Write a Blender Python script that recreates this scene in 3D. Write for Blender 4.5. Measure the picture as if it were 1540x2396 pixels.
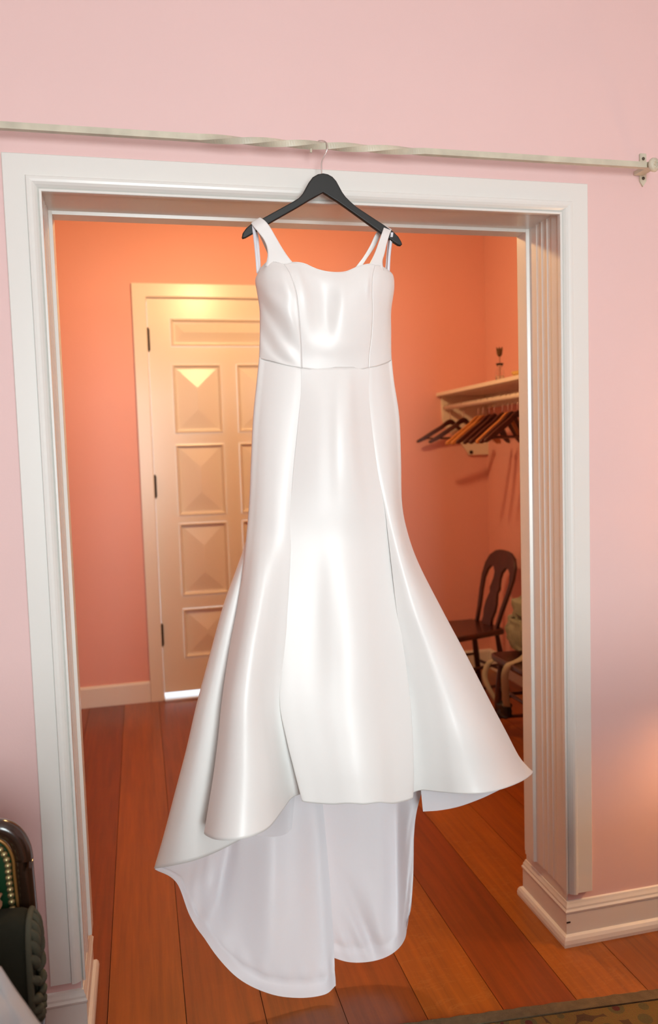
import bpy, bmesh, math, random
import numpy as np
from mathutils import Vector, Matrix

random.seed(7)
for o in list(bpy.data.objects): bpy.data.objects.remove(o, do_unlink=True)
SC = bpy.context.scene
COL = SC.collection
R = math.radians

# ------------------------------------------------------------------ camera
FPX = 1849.33
YAW, PITCH, ROLL = R(13.447), R(-4.218), R(-1.782)
CAM = Vector((0.29582, -2.15867, 1.57571))
fw = Vector((math.sin(YAW)*math.cos(PITCH), math.cos(YAW)*math.cos(PITCH), math.sin(PITCH)))
r0 = Vector((math.cos(YAW), -math.sin(YAW), 0)); u0 = r0.cross(fw)
rt = r0*math.cos(ROLL) + u0*math.sin(ROLL); up = u0*math.cos(ROLL) - r0*math.sin(ROLL)
cd = bpy.data.cameras.new('camera'); cam = bpy.data.objects.new('camera', cd); COL.objects.link(cam)
cam.matrix_world = Matrix(((rt.x, up.x, -fw.x, CAM.x), (rt.y, up.y, -fw.y, CAM.y), (rt.z, up.z, -fw.z, CAM.z), (0, 0, 0, 1)))
cd.sensor_fit = 'VERTICAL'; cd.sensor_height = 36; cd.lens = FPX*36/2396; cd.clip_start = 0.02
cd.dof.use_dof = True; cd.dof.focus_distance = 2.08; cd.dof.aperture_fstop = 2.6
SC.camera = cam

def at(px, py, Y):
    """point on the plane y=Y seen at photo pixel px,py (a tape-measure for modelling)"""
    d = fw + rt*((px-770)/FPX) - up*((py-1198)/FPX)
    return CAM + d*((Y-CAM.y)/d.y)

# ------------------------------------------------------------------ world, lights, exposure
W = bpy.data.worlds.new('world'); SC.world = W; W.use_nodes = True
bg = W.node_tree.nodes['Background']; bg.inputs[0].default_value = (0.80, 0.90, 1.0, 1); bg.inputs[1].default_value = 2.2
vs = SC.view_settings; vs.view_transform = 'Standard'; vs.look = 'None'; vs.exposure = 0.0; vs.gamma = 1.0
try: vs.use_curve_mapping = False
except Exception: pass

def area(name, loc, look, sx, sy, power, color, spread=180):
    l = bpy.data.lights.new(name, 'AREA'); l.shape = 'RECTANGLE'; l.size = sx; l.size_y = sy
    l.energy = power; l.color = color; l.spread = R(spread)
    o = bpy.data.objects.new(name, l); COL.objects.link(o); o.location = loc
    o.rotation_euler = (Vector(look)-Vector(loc)).to_track_quat('-Z', 'Y').to_euler()
    return o
WIN = [(0.0, 1.2)]        # windows in the wall behind the camera
for a, b in WIN:
    area('daylight', ((a+b)/2, -4.62, 1.75), ((a+b)/2, 0, 1.5), b-a, 1.9, 166, (0.86, 0.955, 0.96))

def point(name, loc, power, color, rad):
    l = bpy.data.lights.new(name, 'POINT'); l.energy = power; l.color = color; l.shadow_soft_size = rad
    o = bpy.data.objects.new(name, l); COL.objects.link(o); o.location = loc; return o

# ------------------------------------------------------------------ materials
def lin(r, g, b):
    f = lambda c: (c/255/12.92) if c/255 <= .04045 else ((c/255+.055)/1.055)**2.4
    return (f(r), f(g), f(b), 1)
def mat(name, col, rough=.5, metal=0, spec=.5, bump=0, bscale=60, mottle=0, mscale=4, coat=0, sheen=0, stretch=None, trans=0, emit=None, estr=0, bdist=.002):
    m = bpy.data.materials.new(name); m.use_nodes = True
    nt = m.node_tree; p = nt.nodes['Principled BSDF']
    c = col if len(col) == 4 else (*col, 1)
    p.inputs['Base Color'].default_value = c; p.inputs['Roughness'].default_value = rough
    p.inputs['Metallic'].default_value = metal; p.inputs['Specular IOR Level'].default_value = spec
    p.inputs['Coat Weight'].default_value = coat; p.inputs['Coat Roughness'].default_value = .15
    p.inputs['Sheen Weight'].default_value = sheen; p.inputs['Transmission Weight'].default_value = trans
    if emit: p.inputs['Emission Color'].default_value = emit; p.inputs['Emission Strength'].default_value = estr
    tc = nt.nodes.new('ShaderNodeTexCoord'); src = tc.outputs['Object']
    if stretch:
        mp = nt.nodes.new('ShaderNodeMapping'); mp.inputs['Scale'].default_value = stretch
        nt.links.new(src, mp.inputs['Vector']); src = mp.outputs['Vector']
    if mottle:
        n = nt.nodes.new('ShaderNodeTexNoise'); n.inputs['Scale'].default_value = mscale; n.inputs['Detail'].default_value = 6
        nt.links.new(src, n.inputs['Vector'])
        rp = nt.nodes.new('ShaderNodeMapRange'); rp.inputs[1].default_value = .3; rp.inputs[2].default_value = .7
        rp.inputs[3].default_value = 1-mottle; rp.inputs[4].default_value = 1+mottle
        nt.links.new(n.outputs['Fac'], rp.inputs[0])
        mx = nt.nodes.new('ShaderNodeVectorMath'); mx.operation = 'SCALE'; mx.inputs[0].default_value = c[:3]
        nt.links.new(rp.outputs[0], mx.inputs['Scale']); nt.links.new(mx.outputs[0], p.inputs['Base Color'])
    if bump:
        n = nt.nodes.new('ShaderNodeTexNoise'); n.inputs['Scale'].default_value = bscale; n.inputs['Detail'].default_value = 4
        nt.links.new(src, n.inputs['Vector'])
        b = nt.nodes.new('ShaderNodeBump'); b.inputs['Strength'].default_value = bump; b.inputs['Distance'].default_value = bdist
        nt.links.new(n.outputs['Fac'], b.inputs['Height']); nt.links.new(b.outputs[0], p.inputs['Normal'])
    return m
M = {}
M['pink'] = mat('pink wall paint', (.815, .57, .55), .55, bump=.06, bscale=180, mottle=.015, mscale=2)
M['coral'] = mat('coral wall paint', (.79, .42, .365), .55, bump=.06, bscale=180, mottle=.015, mscale=2)
M['white'] = mat('white gloss trim paint', (.80, .79, .75), .28, bump=.04, bscale=30)
M['ceil'] = mat('ceiling paint', (.78, .74, .70), .8)
M['door'] = mat('cream door paint', (.80, .76, .68), .30, bump=.04, bscale=30)
M['satin'] = mat('ivory satin', (.88, .87, .85), .42, spec=.75, sheen=.2, bump=.05, bscale=900, bdist=.0004)
M['lining'] = mat('white lining', (.87, .865, .91), .50, bump=.22, bscale=7, bdist=.012, sheen=.2)
def translucent(m, w, col):
    nt = m.node_tree; out = nt.nodes['Material Output']; p = nt.nodes['Principled BSDF']
    t = nt.nodes.new('ShaderNodeBsdfTranslucent'); t.inputs[0].default_value = col
    mx = nt.nodes.new('ShaderNodeMixShader'); mx.inputs[0].default_value = w
    nt.links.new(p.outputs[0], mx.inputs[1]); nt.links.new(t.outputs[0], mx.inputs[2]); nt.links.new(mx.outputs[0], out.inputs['Surface'])
translucent(M['lining'], .14, (.85, .80, .78, 1))
M['ribbon'] = mat('white ribbon', (.82, .83, .90), .45)
M['black'] = mat('matt black wood', (.011, .012, .011), .50, bump=.05, bscale=200)
M['chrome'] = mat('chrome wire', (.75, .72, .70), .18, metal=1)
M['rodpaint'] = mat('aged cream paint on iron', (.60, .56, .44), .45, mottle=.16, mscale=14, bump=.15, bscale=60)
M['screw'] = mat('dark screw', (.10, .085, .06), .5, metal=.6)
M['hinge'] = mat('dark bronze hinge', (.022, .012, .007), .5, metal=.2)
M['metal'] = mat('aluminium threshold', (.80, .82, .84), .3, metal=.6)
M['mahog'] = mat('dark mahogany', (.034, .006, .004), .32, mottle=.35, mscale=18, stretch=(1, 1, .2), coat=.3)
M['hw1'] = mat('dark red hanger wood', (.050, .007, .004), .45, mottle=.2, mscale=20)
M['hw2'] = mat('light beech hanger wood', (.50, .20, .055), .4, mottle=.15, mscale=20)
M['canvas'] = mat('grey green canvas', (.23, .24, .17), .85, bump=.5, bscale=35, bdist=.01, mottle=.2, mscale=18)
M['strap'] = mat('canvas webbing', (.38, .36, .27), .8, bump=.3, bscale=300)
M['plastic'] = mat('black plastic', (.008, .008, .008), .4)
M['green'] = mat('dark green leather', (.008, .045, .016), .35, bump=.15, bscale=120)
M['brass'] = mat('aged brass nail', (.42, .36, .18), .35, metal=.8)
M['chairwood'] = mat('dark polished walnut', (.030, .014, .008), .22, mottle=.3, mscale=12, coat=.5)
M['gilt'] = mat('gilded bead', (.32, .15, .04), .35, metal=.4)
M['olive'] = mat('dark olive cloth', (.020, .021, .014), .9, spec=.12, bump=.3, bscale=250, mottle=.15, mscale=10)
M['braid'] = mat('grey green braid', (.075, .075, .052), .85, spec=.15, bump=.4, bscale=200)
M['tan'] = mat('tan cord', (.30, .15, .075), .7, bump=.4, bscale=120)
M['tulle'] = mat('white tulle', (.62, .60, .60), .7)
def sheer(m, w):
    nt = m.node_tree; out = nt.nodes['Material Output']; p = nt.nodes['Principled BSDF']
    t = nt.nodes.new('ShaderNodeBsdfTransparent'); mx = nt.nodes.new('ShaderNodeMixShader'); mx.inputs[0].default_value = w
    nt.links.new(p.outputs[0], mx.inputs[1]); nt.links.new(t.outputs[0], mx.inputs[2]); nt.links.new(mx.outputs[0], out.inputs['Surface'])
sheer(M['tulle'], .42)
M['glass'] = mat('clear glass', (.95, .92, .90), .03, trans=1)
M['dried'] = mat('dried flower', (.10, .045, .012), .8)
M['wicker'] = mat('yellow straw', (.62, .40, .12), .7, bump=.5, bscale=150)
M['shelfp'] = mat('cream shelf paint', (.80, .72, .60), .4)
M['shade'] = mat('linen lamp shade', (.8, .65, .45), .8, emit=(1, .62, .30, 1), estr=1.5)
M['opal'] = mat('opal glass lamp', (.9, .8, .6), .3, emit=(1, .55, .22, 1), estr=1)
M['concrete'] = mat('pale porch concrete', (.7, .7, .68), .8)

def wood_floor():
    m = bpy.data.materials.new('orange oak floor'); m.use_nodes = True
    nt = m.node_tree; p = nt.nodes['Principled BSDF']
    tc = nt.nodes.new('ShaderNodeTexCoord'); oi = nt.nodes.new('ShaderNodeObjectInfo')
    add = nt.nodes.new('ShaderNodeVectorMath'); add.operation = 'ADD'
    sc = nt.nodes.new('ShaderNodeVectorMath'); sc.operation = 'SCALE'; sc.inputs[0].default_value = (7, 13, 3)
    nt.links.new(oi.outputs['Random'], sc.inputs['Scale'])
    nt.links.new(tc.outputs['Object'], add.inputs[0]); nt.links.new(sc.outputs[0], add.inputs[1])
    mp = nt.nodes.new('ShaderNodeMapping'); mp.inputs['Scale'].default_value = (16, .7, 1)
    nt.links.new(add.outputs[0], mp.inputs['Vector'])
    n = nt.nodes.new('ShaderNodeTexNoise'); n.inputs['Scale'].default_value = 3; n.inputs['Detail'].default_value = 8; n.inputs['Roughness'].default_value = .65
    nt.links.new(mp.outputs[0], n.inputs['Vector'])
    # ray flecks across the board
    mp2 = nt.nodes.new('ShaderNodeMapping'); mp2.inputs['Scale'].default_value = (6, 22, 1); mp2.inputs['Rotation'].default_value = (0, 0, .25)
    nt.links.new(add.outputs[0], mp2.inputs['Vector'])
    n2 = nt.nodes.new('ShaderNodeTexNoise'); n2.inputs['Scale'].default_value = 2.2; n2.inputs['Detail'].default_value = 3; n2.inputs['Distortion'].default_value = 1.2
    nt.links.new(mp2.outputs[0], n2.inputs['Vector'])
    fl = nt.nodes.new('ShaderNodeValToRGB'); e = fl.color_ramp.elements
    e[0].position = .56; e[0].color = (0, 0, 0, 1); e[1].position = .60; e[1].color = (1, 1, 1, 1)
    x = fl.color_ramp.elements.new(.64); x.color = (0, 0, 0, 1)
    nt.links.new(n2.outputs['Fac'], fl.inputs[0])
    rp = nt.nodes.new('ShaderNodeMapRange'); rp.inputs[1].default_value = .3; rp.inputs[2].default_value = .7; rp.inputs[3].default_value = .72; rp.inputs[4].default_value = 1.25
    nt.links.new(n.outputs['Fac'], rp.inputs[0])
    mu = nt.nodes.new('ShaderNodeVectorMath'); mu.operation = 'SCALE'
    nt.links.new(oi.outputs['Color'], mu.inputs[0]); nt.links.new(rp.outputs[0], mu.inputs['Scale'])
    fm = nt.nodes.new('ShaderNodeMath'); fm.operation = 'MULTIPLY'
    nt.links.new(fl.outputs[0], fm.inputs[0]); nt.links.new(oi.outputs['Alpha'], fm.inputs[1])
    ad = nt.nodes.new('ShaderNodeMix'); ad.data_type = 'RGBA'; ad.inputs['B'].default_value = (.36, .13, .025, 1)
    nt.links.new(fm.outputs[0], ad.inputs['Factor']); nt.links.new(mu.outputs[0], ad.inputs['A'])
    nt.links.new(ad.outputs['Result'], p.inputs['Base Color'])
    p.inputs['Roughness'].default_value = .36; p.inputs['Coat Weight'].default_value = .12; p.inputs['Coat Roughness'].default_value = .18
    b = nt.nodes.new('ShaderNodeBump'); b.inputs['Strength'].default_value = .08; b.inputs['Distance'].default_value = .002
    nt.links.new(n.outputs['Fac'], b.inputs['Height']); nt.links.new(b.outputs[0], p.inputs['Normal'])
    return m
M['floor'] = wood_floor()

def rug_mat():
    m = bpy.data.materials.new('patterned wool rug'); m.use_nodes = True
    nt = m.node_tree; p = nt.nodes['Principled BSDF']; p.inputs['Roughness'].default_value = .95
    tc = nt.nodes.new('ShaderNodeTexCoord')
    v = nt.nodes.new('ShaderNodeTexVoronoi'); v.inputs['Scale'].default_value = 16; nt.links.new(tc.outputs['Object'], v.inputs['Vector'])
    rp = nt.nodes.new('ShaderNodeValToRGB'); e = rp.color_ramp.elements; rp.color_ramp.interpolation = 'CONSTANT'
    e[0].position = 0; e[0].color = (.10, .014, .008, 1); e[1].position = .17; e[1].color = (.11, .085, .025, 1)
    x = rp.color_ramp.elements.new(.36); x.color = (.20, .115, .022, 1)
    y = rp.color_ramp.elements.new(.75); y.color = (.09, .045, .014, 1)
    nt.links.new(v.outputs['Distance'], rp.inputs[0])
    n = nt.nodes.new('ShaderNodeTexNoise'); n.inputs['Scale'].default_value = 320; nt.links.new(tc.outputs['Object'], n.inputs['Vector'])
    mx = nt.nodes.new('ShaderNodeMix'); mx.data_type = 'RGBA'; mx.blend_type = 'MULTIPLY'; mx.inputs['Factor'].default_value = .6
    nt.links.new(rp.outputs[0], mx.inputs['A']); nt.links.new(n.outputs['Color'], mx.inputs['B'])
    nt.links.new(mx.outputs['Result'], p.inputs['Base Color'])
    b = nt.nodes.new('ShaderNodeBump'); b.inputs['Strength'].default_value = .7; b.inputs['Distance'].default_value = .004
    nt.links.new(n.outputs['Fac'], b.inputs['Height']); nt.links.new(b.outputs[0], p.inputs['Normal'])
    return m
M['rug'] = rug_mat(); M['rugedge'] = mat('olive rug binding', (.115, .080, .040), .95, bump=.7, bscale=260, bdist=.004, mottle=.2, mscale=40)

# ------------------------------------------------------------------ mesh helpers
def link(name, me, m, parent=None, smooth=False):
    o = bpy.data.objects.new(name, me); COL.objects.link(o)
    if m: me.materials.append(M[m] if isinstance(m, str) else m)
    if smooth:
        for p in me.polygons: p.use_smooth = True
    if parent: o.parent = parent
    return o
def tag(o, label, cat=None, group=None, kind=None):
    o['label'] = label
    if cat: o['category'] = cat
    if group: o['group'] = group
    if kind: o['kind'] = kind
    return o
def empty(name, loc=(0, 0, 0), rz=0):
    o = bpy.data.objects.new(name, None); COL.objects.link(o); o.location = loc; o.rotation_euler = (0, 0, rz)
    o.empty_display_size = .05
    return o
def fix(o, root):
    """parent o (whose mesh is in world coordinates) to root, keeping it where it is"""
    o.parent = root; bpy.context.view_layer.update(); o.matrix_parent_inverse = root.matrix_world.inverted(); return o
def pd(name, v, f): 
    me = bpy.data.meshes.new(name); me.from_pydata([tuple(x) for x in v], [], f); me.update(); return me
def bm_mesh(bm, name):
    bmesh.ops.recalc_face_normals(bm, faces=bm.faces); me = bpy.data.meshes.new(name); bm.to_mesh(me); bm.free(); return me
def box_bm(bm, lo, hi, bev=0):
    r = bmesh.ops.create_cube(bm, size=1); vs_ = r['verts']
    for v in vs_: v.co = Vector([lo[i]+(v.co[i]+.5)*(hi[i]-lo[i]) for i in range(3)])
    if bev:
        ed = list({e for v in vs_ for e in v.link_edges}); bmesh.ops.bevel(bm, geom=ed, offset=bev, segments=2, affect='EDGES', profile=.5)
def box(name, lo, hi, m, parent=None, bev=0):
    bm = bmesh.new(); box_bm(bm, lo, hi, bev); return link(name, bm_mesh(bm, name), m, parent)
def boxes(name, L, m, parent=None, bev=0):
    bm = bmesh.new()
    for lo, hi in L: box_bm(bm, lo, hi, bev)
    return link(name, bm_mesh(bm, name), m, parent)
def cr(P, n):
    """Catmull-Rom resample of an array of points along axis 0, n steps per span"""
    P = np.asarray(P, float); k = len(P)
    Q = np.concatenate([[2*P[0]-P[1]], P, [2*P[-1]-P[-2]]]); out = []
    for i in range(k-1):
        a, b, c, d = Q[i], Q[i+1], Q[i+2], Q[i+3]
        for t in np.linspace(0, 1, n, endpoint=False):
            out.append(.5*((2*b)+(c-a)*t+(2*a-5*b+4*c-d)*t*t+(3*b-a-3*c+d)*t**3))
    out.append(P[-1]); return np.array(out)
def grid_mesh(name, G, nu=6, nv=6, wob=None):
    """G: rows x cols x 3 control net -> smooth quad mesh"""
    A = cr(np.asarray(G, float), nv); A = np.swapaxes(cr(np.swapaxes(A, 0, 1), nu), 0, 1)
    if wob: A = wob(A)
    h, w = A.shape[:2]
    f = [(i*w+j, i*w+j+1, (i+1)*w+j+1, (i+1)*w+j) for i in range(h-1) for j in range(w-1)]
    return pd(name, A.reshape(-1, 3), f)
def solid(o, t, off=0):
    s = o.modifiers.new('thickness', 'SOLIDIFY'); s.thickness = t; s.offset = off; return o
def pxgrid(rows): return [[tuple(at(*p)) for p in r] for r in rows]
def tube(name, pts, rad, m, parent=None, n=8, smooth=4, flat=None):
    P = cr(pts, smooth) if smooth > 1 and len(pts) > 2 else np.asarray(pts, float)
    rads = rad if hasattr(rad, '__len__') else [rad]*len(pts)
    rr = cr(np.array(rads)[:, None], smooth)[:, 0] if smooth > 1 and len(pts) > 2 else np.array(rads)
    v = []; f = []; k = len(P); ref = None
    for i in range(k):
        t = Vector(P[min(i+1, k-1)]-P[max(i-1, 0)]).normalized()
        if ref is None:
            ref = Vector((0, 0, 1)) if abs(t.z) < .9 else Vector((0, 1, 0))
        s = (ref - t*ref.dot(t)).normalized(); ref = s; b = t.cross(s)
        for j in range(n):
            a = 2*math.pi*j/n
            v.append(Vector(P[i]) + (s*math.cos(a)*(flat or 1) + b*math.sin(a))*float(rr[i]))
    for i in range(k-1):
        for j in range(n): f.append((i*n+j, i*n+(j+1) % n, (i+1)*n+(j+1) % n, (i+1)*n+j))
    f.append(tuple(range(n-1, -1, -1))); f.append(tuple(range((k-1)*n, k*n)))
    return link(name, pd(name, v, f), m, parent, True)
def lathe(name, prof, m, loc=(0, 0, 0), parent=None, n=20, axis='z', smooth=True):
    v = []; f = []
    for r_, h in prof:
        for j in range(n):
            a = 2*math.pi*j/n; c, s = r_*math.cos(a), r_*math.sin(a)
            p = (c, s, h) if axis == 'z' else ((c, h, s) if axis == 'y' else (h, c, s))
            v.append(Vector(p)+Vector(loc))
    k = len(prof)
    for i in range(k-1):
        for j in range(n): f.append((i*n+j, i*n+(j+1) % n, (i+1)*n+(j+1) % n, (i+1)*n+j))
    f.append(tuple(range(n-1, -1, -1))); f.append(tuple(range((k-1)*n, k*n)))
    me = pd(name, v, f); bm = bmesh.new(); bm.from_mesh(me); bmesh.ops.recalc_face_normals(bm, faces=bm.faces); bm.to_mesh(me); bm.free()
    return link(name, me, m, parent, smooth)
def plate(name, outlines, depth, bev=0, res=6):
    """flat outline(s) with holes in the local xy plane, extruded +-depth/2 with bevelled rims -> mesh"""
    cu = bpy.data.curves.new(name, 'CURVE'); cu.dimensions = '2D'; cu.fill_mode = 'BOTH'
    cu.extrude = max(depth/2-bev, 1e-4); cu.bevel_depth = bev; cu.bevel_resolution = 2; cu.offset = -bev
    for ol in outlines:
        s = cu.splines.new('POLY'); s.points.add(len(ol)-1); s.use_cyclic_u = True
        for p, q in zip(s.points, ol): p.co = (q[0], q[1], 0, 1)
    t = bpy.data.objects.new('tmp', cu); COL.objects.link(t); bpy.context.view_layer.update()
    me = bpy.data.meshes.new_from_object(t); bpy.data.objects.remove(t); bpy.data.curves.remove(cu)
    me.materials.clear(); me.name = name
    bm = bmesh.new(); bm.from_mesh(me); bmesh.ops.remove_doubles(bm, verts=bm.verts, dist=1e-5); bm.to_mesh(me); bm.free()
    return me
def smooth_loop(pts, n=5):
    P = np.asarray(pts, float); k = len(P); out = []
    for i in range(k):
        a, b, c, d = P[i-1], P[i], P[(i+1) % k], P[(i+2) % k]
        for t in np.linspace(0, 1, n, endpoint=False):
            out.append(.5*((2*b)+(c-a)*t+(2*a-5*b+4*c-d)*t*t+(3*b-a-3*c+d)*t**3))
    return [tuple(x) for x in out]
def sweep(path, prof, frame):
    """profile (d,h) swept along a 2-D path with mitred corners -> one (verts, faces) per leg. d is measured to the right of travel."""
    n = len(path); P = [Vector(p) for p in path]; offs = []
    for i in range(n):
        a = (P[i]-P[i-1]).normalized() if i else None; b = (P[i+1]-P[i]).normalized() if i < n-1 else None
        na = Vector((a.y, -a.x)) if a else None; nb = Vector((b.y, -b.x)) if b else None
        if na is None: o = nb
        elif nb is None: o = na
        else:
            s = na+nb; o = s*(2/s.dot(s)) if s.length > 1e-6 else na
            o = s/(1+na.dot(nb))
        offs.append(o)
    res = []
    for i in range(n-1):
        v = []; k = len(prof)
        for q in (i, i+1):
            for d, h in prof: w = P[q]+offs[q]*d; v.append(frame(w.x, w.y, h))
        f = [(j, (j+1) % k, k+(j+1) % k, k+j) for j in range(k)] + [tuple(range(k-1, -1, -1)), tuple(range(k, 2*k))]
        res.append((v, f))
    return res
def mk(name, vf, m, parent=None):
    me = pd(name, *vf); bm = bmesh.new(); bm.from_mesh(me); bmesh.ops.recalc_face_normals(bm, faces=bm.faces); bm.to_mesh(me); bm.free()
    return link(name, me, m, parent)
def struct(o, label): return tag(o, label, kind='structure')

# ================================================================== THE SETTING
XL, XR, YR, YB, ZC = -2.6, 3.4, -4.5, 3.044, 3.35       # front room sides, wall behind camera, back wall, ceilings
RL, RR = -1.6, 2.707                                   # small back room sides
OL, OR_, OT = 0.077, 1.556, 2.285                       # rough opening
Y0, Y1 = 0.018, 0.285                                   # faces of the dividing wall
# dividing wall: front skin pink, back skin coral
struct(boxes('wall_front', [((XL, Y0, 0), (OL, Y1-.02, ZC)), ((OR_, Y0, 0), (XR, Y1-.02, ZC)), ((OL, Y0, OT), (OR_, Y1-.02, ZC))], 'pink'), 'pink painted wall around the wide cased opening')
struct(boxes('wall_inner', [((XL, Y1-.02, 0), (OL, Y1, ZC)), ((OR_, Y1-.02, 0), (XR, Y1, ZC)), ((OL, Y1-.02, OT), (OR_, Y1, ZC))], 'coral'), 'coral back-room side of the wall with the opening')
DL, DR, DT = 0.393, 1.403, 2.597
struct(boxes('wall_back', [((RL, YB, 0), (DL, YB+.14, ZC)), ((DR, YB, 0), (RR, YB+.14, ZC)), ((DL, YB, DT), (DR, YB+.14, ZC))], 'coral'), 'coral pink far wall with the panelled door')
struct(box('wall_back_right', (RR, Y1, 0), (RR+.1, YB+.14, ZC), 'coral'), 'coral side wall behind the chairs and shelf')
struct(box('wall_back_left', (RL-.1, Y1, 0), (RL, YB+.14, ZC), 'coral'), 'coral side wall of the back room, out of view')
struct(box('wall_left', (XL-.1, YR, 0), (XL, Y0, ZC), 'pink'), 'pink side wall of the front room, left of view')
struct(box('wall_right', (XR, YR, 0), (XR+.1, Y0, ZC), 'pink'), 'pink side wall of the front room, right of view')
wr = []; xs = [XL] + [x for w in WIN for x in w] + [XR]
for i in range(0, len(xs), 2): wr.append(((xs[i], YR-.1, 0), (xs[i+1], YR, ZC)))
for a, b in WIN: wr += [((a, YR-.1, 0), (b, YR, .80)), ((a, YR-.1, 2.78), (b, YR, ZC))]
struct(boxes('wall_rear', wr, 'pink'), 'pink window wall behind the camera')
for i, (a, b) in enumerate(WIN):
    w = empty('window_%d' % (i+1), ((a+b)/2, YR-.05, .72)); struct(w, 'tall white sash window behind the camera, number %s from the left' % ('one', 'two')[i])
    for nm, lo, hi in (('window_frame', (a, YR-.08, .72), (a+.06, YR-.02, 2.78)), ('window_frame', (b-.06, YR-.08, .72), (b, YR-.02, 2.78)),
                       ('window_rail', (a, YR-.08, .72), (b, YR-.02, .80)), ('window_rail', (a, YR-.08, 1.70), (b, YR-.02, 1.77)), ('window_rail', (a, YR-.08, 2.70), (b, YR-.02, 2.78)),
                       ('muntin', ((a+b)/2-.014, YR-.065, .80), ((a+b)/2+.014, YR-.035, 2.70))):
        fix(box(nm, lo, hi, 'white'), w)
struct(boxes('ceiling', [((XL-.1, YR-.1, ZC), (XR+.1, YB+.14, ZC+.1))], 'ceil'), 'off-white ceiling above both rooms')

# floor boards, each one a board
fl = empty('floor'); struct(fl, 'orange oak floor of wide boards running to the back wall')
tones = {0: (.30, .085, .016), 1: (.26, .060, .010), 2: (.24, .060, .011), 3: (.25, .058, .010), 4: (.31, .088, .014), 5: (.22, .046, .009), 6: (.33, .100, .016), 7: (.29, .082, .015), -1: (.20, .045, .010)}
PW = .2172; x0 = .137 - PW
me_pl = None; k = 0
for i in range(-8, 14):
    a = .137 + (i-1)*PW; ga = .0010
    if a+PW < RL-.9 or a > 3.0: continue
    for (y0, y1) in ((YR, -1.9), (-1.9, YB+.0)) if i % 3 else ((YR, -1.2), (-1.2, YB)):
        b = box('floor_board', (a+ga, y0+.001, -.02), (a+PW-ga, y1-.001, 0), 'floor', fl)
        t = tones.get(i-1+0, None) or random.choice([(.27, .068, .012), (.25, .055, .010), (.30, .085, .015)])
        b.color = (t[0]*.90, t[1]*.82, t[2]*.22, .42 if i-1 in (4, 6) else .06)
struct(boxes('floor_subfloor', [((XL-.1, YR-.1, -.06), (XR+.1, YB+.14, -.0215))], 'hinge'), 'dark subfloor below the oak boards')
struct(box('porch_ground', (-.4, YB+.14, -.06), (2.2, YB+1.6, -.01), 'concrete'), 'pale ground outside the panelled door')

# casing of the opening: three mitred legs (left, head, right)
prof = [(0, 0), (0, .016), (.002, .018), (.0535, .018), (.0535, .0145), (.0552, .0145), (.0552, .0235), (.057, .025), (.063, .0253), (.069, .0238), (.075, .0200), (.080, .0145), (.0835, .0085), (.0842, .0085), (.0842, .0145), (.0855, .016), (.0895, .016), (.091, .0145), (.091, 0)]
CB, CT, CW = .168, 2.351, 1.6335
segs = sweep([(0, CB), (0, CT), (CW, CT), (CW, CB)], prof, lambda x, z, h: (x, Y0-h, z))
for nm, s, lb in (('trim_1', segs[0], 'white moulded casing up the left side of the opening'), ('trim_2', segs[1], 'white moulded casing across the head of the opening'), ('trim_3', segs[2], 'white moulded casing up the right side of the opening')):
    struct(mk(nm, s, 'white'), lb)
# jamb linings: fluted boards with a raised lip
def jamb(x, sgn):
    P = [(0, .018), (.010, .018), (.010, .058)]
    for c in (.075, .108, .141):
        for a in range(0, 7):
            t = math.pi*a/6
            P.append((.010-.0026*math.sin(t), c-.0140*math.cos(t)))
        P.append((.010, c+.0165))
    P += [(.010, .200), (.019, .203), (.020, .206), (.020, .262), (.010, .266), (.010, .285), (0, .285)]
    n = len(P); v = [(x-sgn*d, y, z) for z in (CB+.006, OT) for d, y in P]
    f = [(j, (j+1) % n, n+(j+1) % n, n+j) for j in range(n)] + [tuple(range(n)), tuple(range(2*n-1, n-1, -1))]
    return v, f
struct(mk('trim_4', jamb(OL, -1), 'white'), 'fluted white jamb lining on the left of the opening')
struct(mk('trim_5', jamb(OR_, 1), 'white'), 'fluted white jamb lining on the right of the opening')
hp = [(0, .018), (0, .018), (.013, .018), (.013, .203), (.022, .205), (.022, .262), (.013, .266), (.013, .285), (0, .285)]
v = [(x, y, OT-d) for x in (OL, OR_) for d, y in hp]; n = len(hp)
struct(mk('trim_6', (v, [(j, (j+1) % n, n+(j+1) % n, n+j) for j in range(n)]+[tuple(range(n)), tuple(range(2*n-1, n-1, -1))]), 'white'), 'white lining board under the head of the opening')
struct(boxes('trim_7', [((OL, .0185, .12), (OL+.004, .285, CB+.006))], 'white'), 'white strip under the left fluted jamb')
struct(boxes('trim_8', [((OR_-.004, .0185, .12), (OR_, .285, CB+.006))], 'white'), 'white strip under the right fluted jamb')
# baseboards with cap and shoe
bp = [(0, 0), (.027, 0), (.028, .010), (.026, .022), (.021, .031), (.014, .035), (.0125, .035), (.0125, .100), (.015, .104), (.016, .109), (.012, .115), (.0115, .121), (.008, .129), (.006, .136), (0, .138)]
fr = lambda x, y, h: (x, y, h)
def baseboard(path, names, labels):
    for s, nm, lb in zip(sweep(path, bp, fr), names, labels): struct(mk(nm, s, 'white'), lb)
baseboard([(XL, Y0), (OL, Y0), (OL, Y1), (RL, Y1)], ['baseboard_left', 'baseboard_jamb_left', 'baseboard_inner_left'], ['white baseboard left of the opening', 'white baseboard wrapping the left jamb of the opening', 'white baseboard behind the left part of the wall'])
baseboard([(RR, Y1), (OR_, Y1), (OR_, Y0), (XR, Y0)], ['baseboard_inner_right', 'baseboard_jamb_right', 'baseboard_right'], ['white baseboard behind the right part of the wall', 'white baseboard wrapping the right jamb of the opening', 'chipped white baseboard right of the opening'])
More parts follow.
